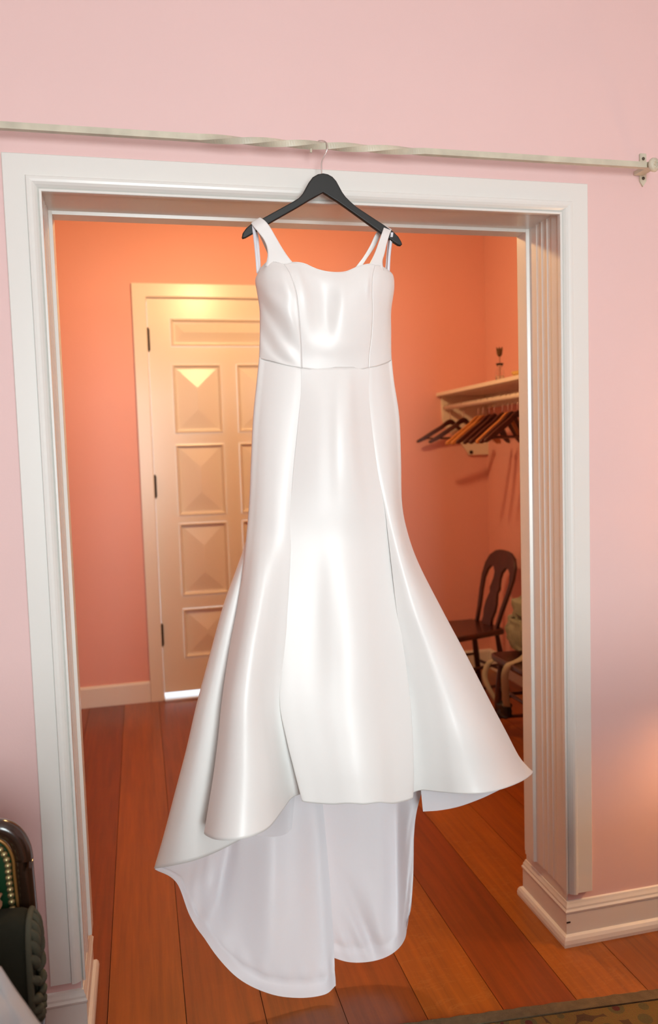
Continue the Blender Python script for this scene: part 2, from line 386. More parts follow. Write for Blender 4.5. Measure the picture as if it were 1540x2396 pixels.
# paint chips on the corner of the right baseboard
pc = [((1.5300, -.0115, .000), (1.5335, -.0096, .034)), ((1.5434, .0044, .074), (1.5580, .0056, .079))]
struct(box('trim_9', (1.5436, .0040, .072), (1.5570, .0053, .0762), 'hinge'), 'small dark paint chip on the right baseboard corner')
bq = [(0, 0), (.016, 0), (.016, .120), (.012, .130), (.006, .134), (0, .136)]
def base2(path, nm, lb): struct(mk(nm, sweep(path, bq, fr)[0], 'white'), lb)
base2([(RL, YB), (.304, YB)], 'baseboard_back_left', 'plain white baseboard left of the panelled door')
base2([(1.492, YB), (RR, YB)], 'baseboard_back_right', 'plain white baseboard behind the chairs on the far wall')
base2([(RR, YB), (RR, Y1)], 'baseboard_side_right', 'plain white baseboard along the wall behind the chairs')

# ------------------------------------------------------------------ far door
cas = [(0, 0), (0, .018), (.003, .021), (.080, .021), (.088, .016), (.088, 0)]
for i, s in enumerate(sweep([(.305, 0), (.305, 2.682), (1.491, 2.682), (1.491, 0)], cas, lambda x, z, h: (x, YB-h, z))):
    struct(mk('trim_%d' % (10+i), s, 'door'), ('cream casing on the hinge side of the far door', 'cream casing across the top of the far door', 'cream casing on the latch side of the far door')[i])
dr = empty('door_1', (DL, YB, .044)); struct(dr, 'cream panelled door with raised pyramid panels and dark hinges')
YF = YB+.006                                            # door face
rows = [(2.467, 2.290), (2.178, 1.735), (1.666, 1.200), (1.154, .675), (.592, .265)]
xa, xb, xc, xd = .536, .848, .948, 1.260
D = lambda nm, x0, z0, x1, z1: fix(box(nm, (x0, YF, z0), (x1, YF+.045, z1), 'door'), dr)
D('stile', DL+.002, .044, xa, DT-.003); D('stile', xd, .044, DR-.002, DT-.003)
zz = [DT-.003] + [z for r_ in rows for z in r_] + [.044]
for i in range(0, len(zz), 2): D('rail', xa, zz[i+1], xd, zz[i])
for t, b in rows[1:]: D('mullion', xb, b, xc, t)
def panel(x0, x1, z0, z1):
    # stepped moulding then a hipped pyramid field
    def ring(i, y): return [(x0+i, y, z0+i), (x1-i, y, z0+i), (x1-i, y, z1-i), (x0+i, y, z1-i)]
    v = ring(0, YF-.004) + ring(.010, YF-.007) + ring(.020, YF+.012) + ring(.030, YF+.014)
    w, h = x1-x0-.06, z1-z0-.06; m_ = min(w, h)/2-.004; yt = YF-.008
    if w > h: v += [(x0+.03+m_, yt, (z0+z1)/2), (x1-.03-m_, yt, (z0+z1)/2)]
    else: v += [((x0+x1)/2, yt, z0+.03+m_), ((x0+x1)/2, yt, z1-.03-m_)]
    f = []
    for k in range(3):
        for j in range(4): f.append((4*k+j, 4*k+(j+1) % 4, 4*k+4+(j+1) % 4, 4*k+4+j))
    a, b = 16, 17
    if w > h: f += [(12, 13, b, a), (13, 14, b), (14, 15, a, b), (15, 12, a)]
    else: f += [(12, 13, a), (13, 14, b, a), (14, 15, b), (15, 12, a, b)]
    fix(mk('panel', (v, f), 'door'), dr)
panel(xa, xd, rows[0][1], rows[0][0])
for t, b in rows[1:]: panel(xa, xb, b, t); panel(xc, xd, b, t)
for z in (2.332, 1.40, .432):
    h = lathe('hinge', [(.001, -.078), (.010, -.075), (.012, -.068), (.012, .068), (.010, .075), (.001, .078)], 'hinge', (DL-.002, YF-.012, z), n=10); fix(h, dr)
    fix(box('hinge_leaf', (DL-.013, YF-.006, z-.066), (DL+.013, YF+.002, z+.066), 'hinge'), dr)
kn = lathe('door_knob', [(.026, 0), (.026, .006), (.010, .01), (.010, .035), (.024, .042), (.028, .055), (.022, .066), (.002, .07)], 'brass', (0, 0, 0), axis='y'); 
for vtx in kn.data.vertices: vtx.co.y = -vtx.co.y
kn.location = (DR-.07, YF, 1.0); fix(kn, dr)
ts = box('door_threshold', (DL-.0, YB-.055, .0005), (DR, YB+.16, .016), 'metal', None, .003); tag(ts, 'shiny pale metal threshold strip under the far door', 'threshold')

# ------------------------------------------------------------------ back-room ceiling lamp (gives the warm light)
LX, LY = .82, 1.50
cl = empty('pendant_lamp', (LX, LY, ZC)); tag(cl, 'pendant lamp hanging from the back room ceiling, out of frame', 'lamp')
fix(lathe('ceiling_rose', [(.001, 0), (.06, 0), (.055, -.02), (.01, -.03)], 'hinge', (LX, LY, ZC)), cl)
fix(tube('lamp_rod', [(LX, LY, ZC-.02), (LX, LY, ZC-.36)], .006, 'hinge', n=8, smooth=1), cl)
fix(lathe('lamp_bowl', [(.001, -.36), (.05, -.36), (.12, -.39), (.16, -.43), (.157, -.43), (.118, -.395), (.05, -.368), (.001, -.366)], 'opal', (LX, LY, ZC)), cl)
point('warm_bulb', (LX, LY, ZC-.47), 84, (1, .62, .28), .07)

# ================================================================== CURTAIN ROD
RY, RZ, RH = -.050, 2.394, .0080
rod = empty('curtain_rod', (.80, RY, RZ)); tag(rod, 'cream painted square iron curtain rod, twisted in the middle, above the opening', 'curtain rod')
xs_ = sorted(set([-.185, .49] + list(np.linspace(.49, 1.10, 91)) + [1.10, 1.806])); v = []; f = []
for x in xs_:
    t = min(max((x-.49)/.61, 0), 1); th = -R(450)*(t*t*(3-2*t)*.25+t*.75)
    for a, b in ((-1, -1), (1, -1), (1, 1), (-1, 1)):
        y, z = a*RH, b*RH
        v.append((x, RY+y*math.cos(th)-z*math.sin(th), RZ+y*math.sin(th)+z*math.cos(th)))
for i in range(len(xs_)-1):
    for j in range(4): f.append((4*i+j, 4*i+(j+1) % 4, 4*i+4+(j+1) % 4, 4*i+4+j))
f += [(0, 1, 2, 3), tuple(range(4*len(xs_)-1, 4*len(xs_)-5, -1))]
fix(mk('bar', (v, f), 'rodpaint'), rod)
for bx, ex_ in ((1.823, 1.806), (-.20, -.185)):
    pm = plate('wall_plate', [[(-.011, .046), (-.009, .048), (.009, .048), (.011, .046), (.011, -.034), (0, -.050), (-.011, -.034)]], .006, .0008)
    pl_ = link('wall_plate', pm, 'rodpaint'); pl_.rotation_euler = (R(90), 0, 0); pl_.location = (bx+.006, Y0-.003, RZ+.012); fix(pl_, rod)
    for dz in (.032, -.026):
        s_ = lathe('screw', [(.0050, 0), (.0045, -.002), (.001, -.003)], 'screw', (bx+.006, Y0-.006, RZ+.012+dz), n=10, axis='y'); fix(s_, pl_)
    fix(box('bracket_arm', (min(bx, ex_)-.008, RY+.004, RZ-.006), (max(bx, ex_)+.006, Y0-.003, RZ+.006), 'rodpaint', None, .001), rod)
    sg = 1 if bx > 0 else -1
    fin = lathe('finial', [(.006, -.006), (.012, 0), (.0185, .004), (.0205, .010), (.0185, .016), (.013, .0185), (.0055, .0165), (.001, .0165)], 'rodpaint', (0, 0, 0), n=20, axis='x')
    fin.rotation_euler = (0, 0, R(-70) if sg > 0 else R(-110)); fin.location = (ex_-sg*.001, RY-.008, RZ-.003); fix(fin, rod)
    for k in range(6):
        a = k*2*math.pi/6; pet = lathe('petal', [(.001, 0), (.005, .002), (.005, .006), (.001, .008)], 'rodpaint', (0, .0105*math.cos(a), .0105*math.sin(a)), n=8, axis='x')
        for vt in pet.data.vertices: vt.co.x += .012
        pet.parent = fin
fix(tube('support_pin', [(.782, RY+.004, RZ-.004), (.782, RY+.002, RZ-.010), (.782, RY+.002, RZ-.019)], .0032, 'rodpaint', n=8, smooth=3), rod)

# ================================================================== HANGER
HY = -.060
hg = empty('dress_hanger', at(755, 452, HY)); tag(hg, 'matt black wooden hanger with chrome hook holding the white gown', 'hanger')
ho = [(755, 407), (766, 409), (777, 415), (786, 425), (793, 438), (800, 451), (808, 462), (820, 474), (834, 486), (898, 528), (919, 543), (931, 555), (938, 567), (940, 573), (937, 576), (931, 575), (919, 567), (890, 546), (825, 499), (790, 474), (755, 452),
      (725, 469), (695, 487), (630, 524), (591, 548), (575, 557), (568, 559), (566, 556), (568, 546), (575, 536), (585, 527), (614, 512), (665, 484), (685, 473), (698, 465), (708, 454), (715, 441), (722, 428), (731, 416), (743, 409)]
o0 = at(755, 452, HY)
ol = [((at(x, y, HY)-o0).x, (at(x, y, HY)-o0).z) for x, y in ho]
b_ = link('hanger_body', plate('hanger_body', [ol], .014, .003), 'black', None, False); b_.rotation_euler = (R(90), 0, 0); b_.location = o0; fix(b_, hg)
hk = [at(753, 412, HY), at(752.5, 392, HY), at(753, 380, HY), at(757, 369, HY), at(763, 357, HY-.002), at(766, 347, HY-.004), at(765, 337, HY-.003), at(760, 331, HY+.003), at(753, 329, HY+.012), at(746, 330, HY+.020), at(741, 335, HY+.0245)]
fix(tube('hook', hk, .0017, 'chrome', n=8, smooth=5), hg)

# ================================================================== WEDDING GOWN
gown = empty('wedding_gown', at(790, 866, -.06)); tag(gown, 'ivory satin mermaid wedding gown with a long train on the black hanger', 'gown')
def cloth(name, rows, m='satin', nu=6, nv=6, t=.0016, wob=None, lab=None, par=None):
    o = link(name, grid_mesh(name, pxgrid(rows), nu, nv, wob), m, None, True); fix(o, par or gown)
    if m != 'lining': solid(o, t, 0)
    if lab: o['label'] = lab
    return o
def lerp(a, b, t): return tuple(x+(y-x)*t for x, y in zip(a, b))
# ---- bodice: shared seam lines so that the three front panels meet
neck = lambda *p: p
# columns: Lback, L, c1, c2, SL | SL, m1, m2, m3, SR | SR, d1, R, Rback
bl = [  # left bodice panel
    [(618, 640, -.015), (607, 634, -.045), (626, 612, -.082), (645, 613, -.100), (664, 617, -.108)],
    [(612, 662, -.012), (598, 655, -.045), (620, 645, -.095), (655, 640, -.125), (679, 642, -.130)],
    [(614, 690, -.010), (602, 682, -.045), (628, 690, -.100), (666, 690, -.138), (693, 683, -.140)],
    [(622, 730, -.010), (608, 722, -.045), (636, 738, -.092), (672, 742, -.126), (699, 735, -.134)],
    [(624, 775, -.010), (609, 768, -.045), (640, 788, -.083), (674, 796, -.108), (703, 790, -.118)],
    [(624, 815, -.010), (608, 808, -.045), (640, 826, -.080), (674, 834, -.100), (705, 830, -.108)],
    [(624, 846, -.010), (607, 839, -.045), (638, 846, -.078), (672, 855, -.096), (706, 862, -.104)]]
bc = [
    [(664, 617, -.108), (688, 614, -.112), (712, 617, -.114), (742, 630, -.116), (775, 637, -.118), (808, 636, -.118), (838, 624, -.116), (863, 618, -.112), (878, 620, -.108)],
    [(679, 642, -.130), (700, 645, -.130), (722, 650, -.128), (748, 655, -.126), (778, 660, -.128), (808, 660, -.130), (836, 655, -.130), (858, 648, -.128), (872, 648, -.122)],
    [(693, 683, -.140), (714, 690, -.137), (736, 692, -.130), (760, 692, -.128), (784, 695, -.132), (808, 698, -.140), (834, 692, -.140), (856, 686, -.134), (871, 684, -.126)],
    [(699, 735, -.134), (720, 740, -.132), (742, 742, -.128), (764, 744, -.128), (786, 746, -.136), (808, 746, -.140), (832, 744, -.136), (856, 738, -.128), (872, 734, -.120)],
    [(703, 790, -.118), (722, 796, -.121), (744, 800, -.124), (766, 802, -.128), (788, 803, -.130), (810, 802, -.130), (832, 799, -.126), (854, 794, -.118), (869, 788, -.110)],
    [(705, 830, -.108), (724, 834, -.112), (744, 837, -.116), (766, 839, -.119), (788, 840, -.120), (808, 839, -.119), (830, 837, -.115), (850, 833, -.109), (864, 828, -.103)],
    [(706, 862, -.104), (724, 864, -.108), (744, 866, -.111), (766, 867, -.113), (788, 867, -.114), (808, 867, -.113), (828, 866, -.110), (848, 864, -.105), (862, 861, -.100)]]
br = [
    [(878, 620, -.108), (890, 622, -.096), (903, 628, -.075), (908, 634, -.045), (898, 640, -.015)],
    [(872, 648, -.122), (889, 646, -.112), (910, 642, -.085), (920, 646, -.050), (908, 655, -.012)],
    [(871, 684, -.126), (888, 682, -.114), (914, 676, -.085), (922, 676, -.048), (910, 688, -.010)],
    [(872, 734, -.120), (888, 732, -.106), (908, 728, -.080), (915, 726, -.045), (904, 735, -.010)],
    [(869, 788, -.110), (886, 785, -.098), (906, 780, -.075), (915, 776, -.045), (904, 780, -.010)],
    [(864, 828, -.103), (883, 824, -.092), (904, 818, -.072), (915, 813, -.045), (904, 818, -.010)],
    [(862, 861, -.100), (882, 857, -.090), (903, 850, -.070), (916, 843, -.045), (904, 848, -.010)]]
def wobL(A):
    h, w = A.shape[:2]
    for i in range(h):
        for j in range(w):
            u, t = j/(w-1), i/(h-1); e = math.sin(math.pi*min(max((t-.22)/.78, 0), 1))**.7*math.sin(math.pi*min(max((u-.2)/.8, 0), 1))
            A[i, j, 1] -= .0042*e*math.sin(19*(t*1.05-u*.62)+.6)
    return A
def wobC(A):
    h, w = A.shape[:2]
    for i in range(h):
        for j in range(w):
            u, t = j/(w-1), i/(h-1)
            A[i, j, 1] -= .005*math.exp(-((u-.60+.12*t)/.08)**2-((t-.30)/.22)**2) + .004*math.exp(-((u-.12)/.06)**2-((t-.25)/.2)**2) - .004*math.exp(-((u-.36)/.12)**2-((t-.35)/.22)**2) + .0035*math.exp(-((u-.90)/.03)**2-((t-.27)/.08)**2)
    return A
cloth('bodice_panel', bl, nv=8, nu=8, wob=wobL); cloth('bodice_panel', bc, nv=8, wob=wobC); cloth('bodice_panel', br, nv=8)
# bodice back (behind, closes the tube)
cloth('bodice_back', [[(618, 640+0, -.015), (680, 650, .005), (760, 660, .010), (840, 650, .005), (898, 640, -.015)],
    [(620, 740, -.010), (690, 745, .008), (762, 750, .012), (836, 745, .008), (906, 735, -.010)],
    [(624, 846, -.010), (690, 850, .008), (762, 855, .012), (836, 850, .008), (904, 848, -.010)]], nu=5, nv=5)
# bust seam cording: thin raised lines
def cord(name, pts, rad=.0011): 
    return fix(tube(name, [at(*p) for p in pts], rad, 'satin', n=6, smooth=5), gown)
cord('seam', [(r_[-1][0], r_[-1][1], r_[-1][2]-.0003) for r_ in bl], .0005)
cord('seam', [(r_[0][0], r_[0][1], r_[0][2]-.0003) for r_ in br], .0005)
wl = [bl[-1][1], bl[-1][2], bl[-1][3]] + bc[-1] + [br[-1][1], br[-1][2], br[-1][3]]
cord('neckline_edge', [(x, y, z-.0005) for x, y, z in [bl[0][3]] + bc[0] + [br[0][1]]], .0014)

# ---- skirt front centre
cy = [ (862, 861), (920, 920), (1000, 1000), (1090, 1090), (1180, 1180), (1260, 1260), (1330, 1330), (1430, 1430), (1535, 1535), (1640, 1640), (1725, 1725), (1800, 1800), (1845, 1840), (1875, 1868)]
cl_ = [706, 706, 699, 690, 683, 680, 677, 671, 663, 657, 672, 690, 701, 708]
cr_ = [862, 862, 868, 881, 899, 909, 917, 928, 944, 957, 963, 966, 966, 965]
ed = [-.104, -.110, -.118, -.124, -.128, -.132, -.138, -.150, -.162, -.176, -.190, -.202, -.208, -.212]
md = [.012, .024, .033, .035, .028, .022, .026, .030, .034, .038, .042, .046, .047, .047]
sc_rows = []
fr_ = [0, .14, .28, .42, .56, .70, .84, 1]
for i, (ya, yb) in enumerate(cy):
    row = []
    for j, t in enumerate(fr_):
        x = cl_[i]+(cr_[i]-cl_[i])*t; y = ya+(yb-ya)*t
        bul = math.sin(math.pi*t)
        ridge = math.exp(-((t-.66)/.17)**2)*(.006, .013, .016, .015, .010, .005, .006, .010, .014, .014, .014, .013, .012, .012)[i] - math.exp(-((t-.24)/.15)**2)*(.000, .000, .000, .000, .000, .002, .006, .010, .010, .006, .006, .006, .006, .006)[i]
        if i == 13: y += [0, 6, 9, 8, 11, 8, 11, 0][j]
        if i == 12: y += 4*bul
        row.append((x, y, ed[i]-md[i]*bul-ridge + (.004*t)))
    q = max(0, (i-7)/6)
    row = [(cl_[i]+(-.6 if i < 8 else 10*q), row[0][1]-(0 if i < 13 else 8), row[0][2]+(.0006 if i < 8 else .030*q))] + row + [(cr_[i]+(.6 if i < 9 else -8*q), row[-1][1]-(0 if i < 13 else 6), row[-1][2]+(.0006 if i < 9 else .026*q))]
    if i == 0: row = [(x, y-3, z+.0008) for x, y, z in row]
    sc_rows.append(row)
cloth('skirt_panel', sc_rows, nu=8, nv=7, lab='smooth centre front panel of the skirt')

# ---- front left gore: c_roll, c0 (fold edge) .. c7 (seam with centre)
gl0 = [(607, 839), (601, 895), (593, 975), (588, 1075), (584, 1170), (577, 1255), (569, 1330), (556, 1420), (538, 1515), (521, 1630), (510, 1735), (499, 1820), (487, 1895), (478, 1950)]
hem = [(478, 1950), (503, 1964), (545, 1966), (590, 1957), (630, 1936), (660, 1897), (684, 1866), (712, 1856)]
top = [(607, 839), (618, 842), (632, 845), (648, 849), (664, 853), (678, 856), (692, 859), (706, 862)]
dep = {0: [-.045, -.060, -.072, -.082, -.090, -.096, -.101, -.103], 5: [-.050, -.086, -.108, -.121, -.129, -.133, -.134, -.132], 8: [-.090, -.160, -.194, -.203, -.196, -.182, -.168, -.162], 9: [-.120, -.190, -.222, -.228, -.214, -.190, -.173, -.168], 13: [-.170, -.250, -.290, -.290, -.255, -.200, -.155, -.140]}
keys = sorted(dep)
def depth(i, j):
    for a, b in zip(keys, keys[1:]):
        if a <= i <= b: return dep[a][j]+(dep[b][j]-dep[a][j])*(i-a)/(b-a)
gl = []
for i in range(14):
    x0_, y0_ = gl0[i]; x1_, y1_ = cl_[i]+(0 if i < 9 else min(6, (i-8)*2)), cy[i][0]
    if i == 13: x1_, y1_ = hem[7]
    row = [(x0_+16, y0_-2 if i < 13 else y0_-10, dep_ if (dep_ := (depth(i, 0)+.05)) else 0)]
    for j in range(8):
        t = j/7
        if i == 13: x, y = hem[j]
        else:
            s = max(0, (i-9)/4)**1.5                 # rows bend towards the hem shape
            hx = hem[j][0]; hy = hem[j][1]-(1-s)*0
            x = x0_+(x1_-x0_)*t; y = y0_+(y1_-y0_)*t
            if i > 8:
                ref = hem[0][1]+(hem[7][1]-hem[0][1])*t
                y += (hem[j][1]-ref)*((i-8)/5)**1.6; x += (hem[j][0]-(hem[0][0]+(hem[7][0]-hem[0][0])*t))*((i-8)/5)
        row.append((x, y, depth(i, j)))
    q = max(0, (i-7)/6); l_ = row[-1]
    row.append((l_[0]+(.5 if i < 8 else 34*q), l_[1]-(0 if i < 13 else 4), l_[2]+(.001 if i < 8 else .03*q)))
    if i == 0: row = [(x, y-3, z+.0008) for x, y, z in row]
    gl.append(row)
cloth('skirt_panel', gl, nu=7, nv=7, lab='left front gore rolling into a deep fold')

# ---- front right gore
gr1 = [(916, 843), (922, 895), (934, 975), (938, 1075), (940, 1175), (953, 1245), (980, 1320), (1036, 1430), (1092, 1535), (1146, 1640), (1184, 1712), (1213, 1768), (1233, 1793), (1247, 1807)]
hr = [(955, 1860), (985, 1849), (1030, 1853), (1080, 1857), (1130, 1856), (1180, 1845), (1225, 1826), (1247, 1807)]
dr_ = {0: [-.099, -.096, -.090, -.084, -.076, -.066, -.055, -.045], 4: [-.126, -.128, -.127, -.122, -.113, -.098, -.076, -.045], 7: [-.147, -.160, -.172, -.178, -.172, -.150, -.112, -.055], 10: [-.150, -.160, -.185, -.215, -.225, -.205, -.155, -.070], 13: [-.150, -.150, -.180, -.225, -.245, -.225, -.165, -.070]}
kr = sorted(dr_)
def depthr(i, j):
    for a, b in zip(kr, kr[1:]):
        if a <= i <= b: return dr_[a][j]+(dr_[b][j]-dr_[a][j])*(i-a)/(b-a)
gr = []
for i in range(14):
    x0_, y0_ = cr_[i]-(0 if i < 8 else min(10, (i-7)*2.5)), cy[i][1]; x1_, y1_ = gr1[i]; row = []
    for j in range(8):
        t = j/7
        if i == 13: x, y = hr[j]
        else:
            x = x0_+(x1_-x0_)*t; y = y0_+(y1_-y0_)*t
            if i > 8:
                ry = hr[0][1]+(hr[7][1]-hr[0][1])*t; rx = hr[0][0]+(hr[7][0]-hr[0][0])*t
                y += (hr[j][1]-ry)*((i-8)/5)**1.5; x += (hr[j][0]-rx)*((i-8)/5)
        row.append((x, y, depthr(i, j)))
    row.append((x1_-14, y1_+(0 if i < 13 else -6), depthr(i, 7)+.055))
    if i == 0: row = [(x, y-3, z+.0008) for x, y, z in row]
    gr.append(row)
cloth('skirt_panel', gr, nu=7, nv=7, lab='right front gore flaring out to a pointed hem')
cord('seam', [(r_[1][0], r_[1][1], r_[1][2]-.0002) for r_ in sc_rows[:6]], .0005)
cord('seam', [(r_[-2][0], r_[-2][1], r_[-2][2]-.0002) for r_ in sc_rows[:8]], .0005)

# ---- side-back panel on the left (outside of the train)
sl0 = [(586, 1200), (576, 1265), (556, 1325), (522, 1420), (488, 1545), (460, 1650), (436, 1755), (410, 1855), (384, 1955), (362, 2032)]
sl1 = [(610, 1200), (604, 1265), (598, 1330), (588, 1430), (575, 1545), (562, 1650), (552, 1755), (548, 1855), (552, 1925), (575, 1958)]
sb = []
for i in range(10):
    t = i/9; row = [(sl0[i][0]+12, sl0[i][1]-6*t, .030+.06*t), (sl0[i][0], sl0[i][1], -.010+.02*t)]
    for q in (.2, .45, .72, 1):
        x = sl0[i][0]+(sl1[i][0]-sl0[i][0])*q; y = sl0[i][1]+(sl1[i][1]-sl0[i][1])*q
        if i >= 8: y += (14 if i == 9 else 5)*math.sin(math.pi*q)
        row.append((x, y, -.035-.055*t*math.sin(math.pi*min(q*1.15, 1))-.010*q))
    sb.append(row)
cloth('side_panel', sb, nu=6, nv=7, lab='left side panel of the train falling behind the gore')

# ---- lining inside the train, left half: spokes from under the hem to the train edge
def wob1(A):
    h, w = A.shape[:2]
    for i in range(h):
        for j in range(w):
            u, t = j/(w-1), i/(h-1)
            e = math.exp(-((u-.24)/.13)**2)*t**1.3*min(1, .25+(1-t)*7)
            A[i, j, 1] += .010*e*math.sin(34*u+9*t) + .006*e*math.sin(61*u-15*t+1)
            A[i, j, 1] += .030*math.exp(-((u-.335-.05*(1-t))/.035)**2)*(.25+.75*math.sin(math.pi*t))      # soft tuck down the left
            A[i, j, 1] -= .012*math.exp(-((u-.62)/.05)**2)*math.sin(math.pi*t) - .010*math.exp(-((u-.50)/.06)**2)*math.sin(math.pi*t)
            hb = math.exp(-((t-.93)/.018)**2); A[i, j, 1] += .005*hb + .003*math.exp(-((t-.90)/.05)**2)*math.sin(70*u)*(u > .3)*min(1, (1-t)*9)
    return A
topL = [(455, 1955), (480, 1925), (512, 1895), (548, 1870), (592, 1850), (640, 1840), (690, 1836), (728, 1836), (751, 1836)]
hemL = [(362, 2034), (412, 2064), (447, 2148), (494, 2220), (556, 2288), (630, 2325), (700, 2335), (760, 2327), (786, 2306)]
dT = [.050, .080, .100, .110, .112, .110, .105, .100, .090]; dH = [.012, .050, .040, .015, -.010, -.028, -.034, -.036, -.045]
ll = []
for i in range(8):
    t = i/7; row = []
    for j in range(9):
        x = topL[j][0]+(hemL[j][0]-topL[j][0])*t; y = topL[j][1]+(hemL[j][1]-topL[j][1])*t
        if j in (1, 2, 3): x += 14*math.sin(math.pi*t)*(1 if j == 1 else .8)
        if j == 8: x += 4*math.sin(math.pi*t)
        Y = dT[j]+(dH[j]-dT[j])*t**1.2 + (.035*math.sin(math.pi*t) if j in (2, 3) else 0) - (.02*math.sin(math.pi*t) if j in (5, 6) else 0)
        row.append((x, y, Y))
    ll.append(row)
cloth('train_lining', ll, 'lining', 7, 8, wob=wob1, lab='pale lining inside the left half of the train')
# right half, tucked behind the left half
topR = [(735, 1842), (790, 1842), (840, 1842), (885, 1842), (925, 1842), (962, 1842), (988, 1848)]
hemR = [(772, 2238), (815, 2251), (860, 2251), (900, 2241), (930, 2222), (948, 2196), (954, 2160)]
eT = [.115, .120, .120, .110, .085, .050, .030]; eH = [.050, .035, .025, .015, .005, -.010, -.020]
lr = []
for i in range(8):
    t = i/7; row = []
    for j in range(7):
        x = topR[j][0]+(hemR[j][0]-topR[j][0])*t; y = topR[j][1]+(hemR[j][1]-topR[j][1])*t
        if j == 6: x = [988, 974, 969, 968, 967, 965, 961, 954][i]; y = [1848, 1905, 1955, 2005, 2050, 2090, 2128, 2160][i]
        if j == 5: x = [962, 956, 953, 952, 952, 953, 952, 948][i]
        row.append((x, y, eT[j]+(eH[j]-eT[j])*t+(.03*math.sin(math.pi*t) if j == 4 else 0)))
    lr.append(row)
def wob2(A):
    h, w = A.shape[:2]
    for i in range(h):
        for j in range(w):
            u, t = j/(w-1), i/(h-1)
            g = min(1, (1-t)*7)
            A[i, j, 1] += g*.018*math.exp(-((u-.20-.50*(t-.55))/.05)**2)*max(0, (t-.40))*1.6 - g*.012*math.exp(-((u-.34-.45*(t-.55))/.06)**2)*max(0, (t-.40))*1.6
            A[i, j, 1] += g*.009*t*math.exp(-((u-.86)/.10)**2)*math.sin(46*u+18*t) + .016*math.exp(-((u-.70)/.035)**2)*math.sin(math.pi*t)
            A[i, j, 1] += .004*math.exp(-((t-.92)/.02)**2) + g*.008*math.exp(-((u-.25)/.18)**2)*max(0, t-.70)*4*math.sin(40*u-22*t)
    return A
cloth('train_lining', lr, 'lining', 7, 8, wob=wob2, lab='pale lining inside the right half of the train')
# inner facings that show under the gores
cloth('hem_facing', [[(600, 1915, -.16), (640, 1900, -.13), (668, 1880, -.10), (690, 1858, -.09)], [(600, 1945, -.15), (640, 1935, -.115), (668, 1920, -.09), (687, 1895, -.085)], [(600, 1956, -.15), (640, 1958, -.11), (668, 1952, -.085), (683, 1938, -.080)]], 'lining', lab='lining facing under the left gore')
cloth('hem_facing', [[(984, 1835, -.06), (1030, 1838, -.05), (1080, 1840, -.05), (1130, 1842, -.06), (1165, 1838, -.07)], [(987, 1870, -.06), (1030, 1868, -.045), (1080, 1864, -.045), (1130, 1856, -.055), (1165, 1844, -.07)], [(990, 1899, -.06), (1030, 1896, -.045), (1075, 1887, -.045), (1125, 1869, -.055), (1168, 1849, -.07)]], 'lining', lab='lining facing under the right gore')
# ---- back of the skirt (closes the tube from waist to lining)
bk = []
for (y, xl, xr, d) in ((848, 624, 904, .012), (1000, 604, 922, .040), (1180, 598, 928, .055), (1330, 585, 970, .070), (1500, 525, 1060, .090), (1680, 480, 1120, .110), (1850, 450, 1150, .125)):
    bk.append([(xl+(xr-xl)*q, y-(10 if q in (0, 1) else 0), (-.010 if y < 900 else .0)+(d-(-.010 if y < 900 else .0))*math.sin(math.pi*(.12+.76*q))) for q in (0, .2, .4, .6, .8, 1)])
cloth('skirt_back', bk, 'satin', 6, 6)

# ---- straps and hanging loops
def strapg(name, L, Rr, m='satin', t=.0022): return cloth(name, [[(a[0], a[1], a[2]), lerp(a, b, .5), (b[0], b[1], b[2])] for a, b in zip(L, Rr)], m, 5, 6, t)
strapg('strap', [(594, 522, -.040), (588, 523, -.062), (594, 531, -.080), (604, 543, -.085), (617, 560, -.088), (625, 580, -.090), (626, 602, -.092), (620, 624, -.090)],
       [(607, 513, -.045), (609, 510, -.062), (620, 517, -.080), (631, 530, -.085), (645, 554, -.090), (659, 578, -.098), (675, 602, -.107), (694, 624, -.113)])
strapg('back_strap', [(594, 522, -.040), (598, 530, -.030), (606, 548, -.026), (616, 570, -.022), (628, 600, -.015), (640, 655, -.002)],
       [(607, 513, -.045), (612, 526, -.032), (622, 548, -.026), (634, 572, -.022), (650, 605, -.015), (672, 655, -.002)])
strapg('strap', [(902, 528, -.045), (899, 531, -.062), (894, 545, -.082), (886, 568, -.090), (878, 590, -.098), (869, 610, -.106), (858, 632, -.117)],
       [(915, 538, -.045), (916, 538, -.062), (911, 550, -.080), (905, 570, -.083), (900, 592, -.088), (895, 612, -.092), (898, 634, -.095)])
strapg('back_strap', [(902, 528, -.045), (893, 535, -.034), (880, 546, -.030), (866, 575, -.024), (850, 602, -.018), (830, 628, -.010), (806, 665, .006)],
       [(915, 538, -.045), (905, 541, -.036), (893, 548, -.030), (877, 578, -.026), (858, 606, -.020), (842, 632, -.012), (826, 668, .004)])
def loop(pts, w):
    return cloth('hanging_loop', [[(x-w, y, z), (x+w, y, z)] for x, y, z in pts], 'ribbon', 2, 5, .001)
loop([(604, 640, -.035), (601, 600, -.045), (597, 560, -.060), (594, 535, -.070), (594, 526, -.066), (597, 527, -.050), (602, 560, -.035), (608, 640, -.020)], 3.6)
loop([(909, 640, -.035), (911, 600, -.045), (915, 565, -.060), (917, 549, -.070), (917, 544, -.066), (913, 548, -.048), (909, 580, -.036), (904, 640, -.022)], 3.0)

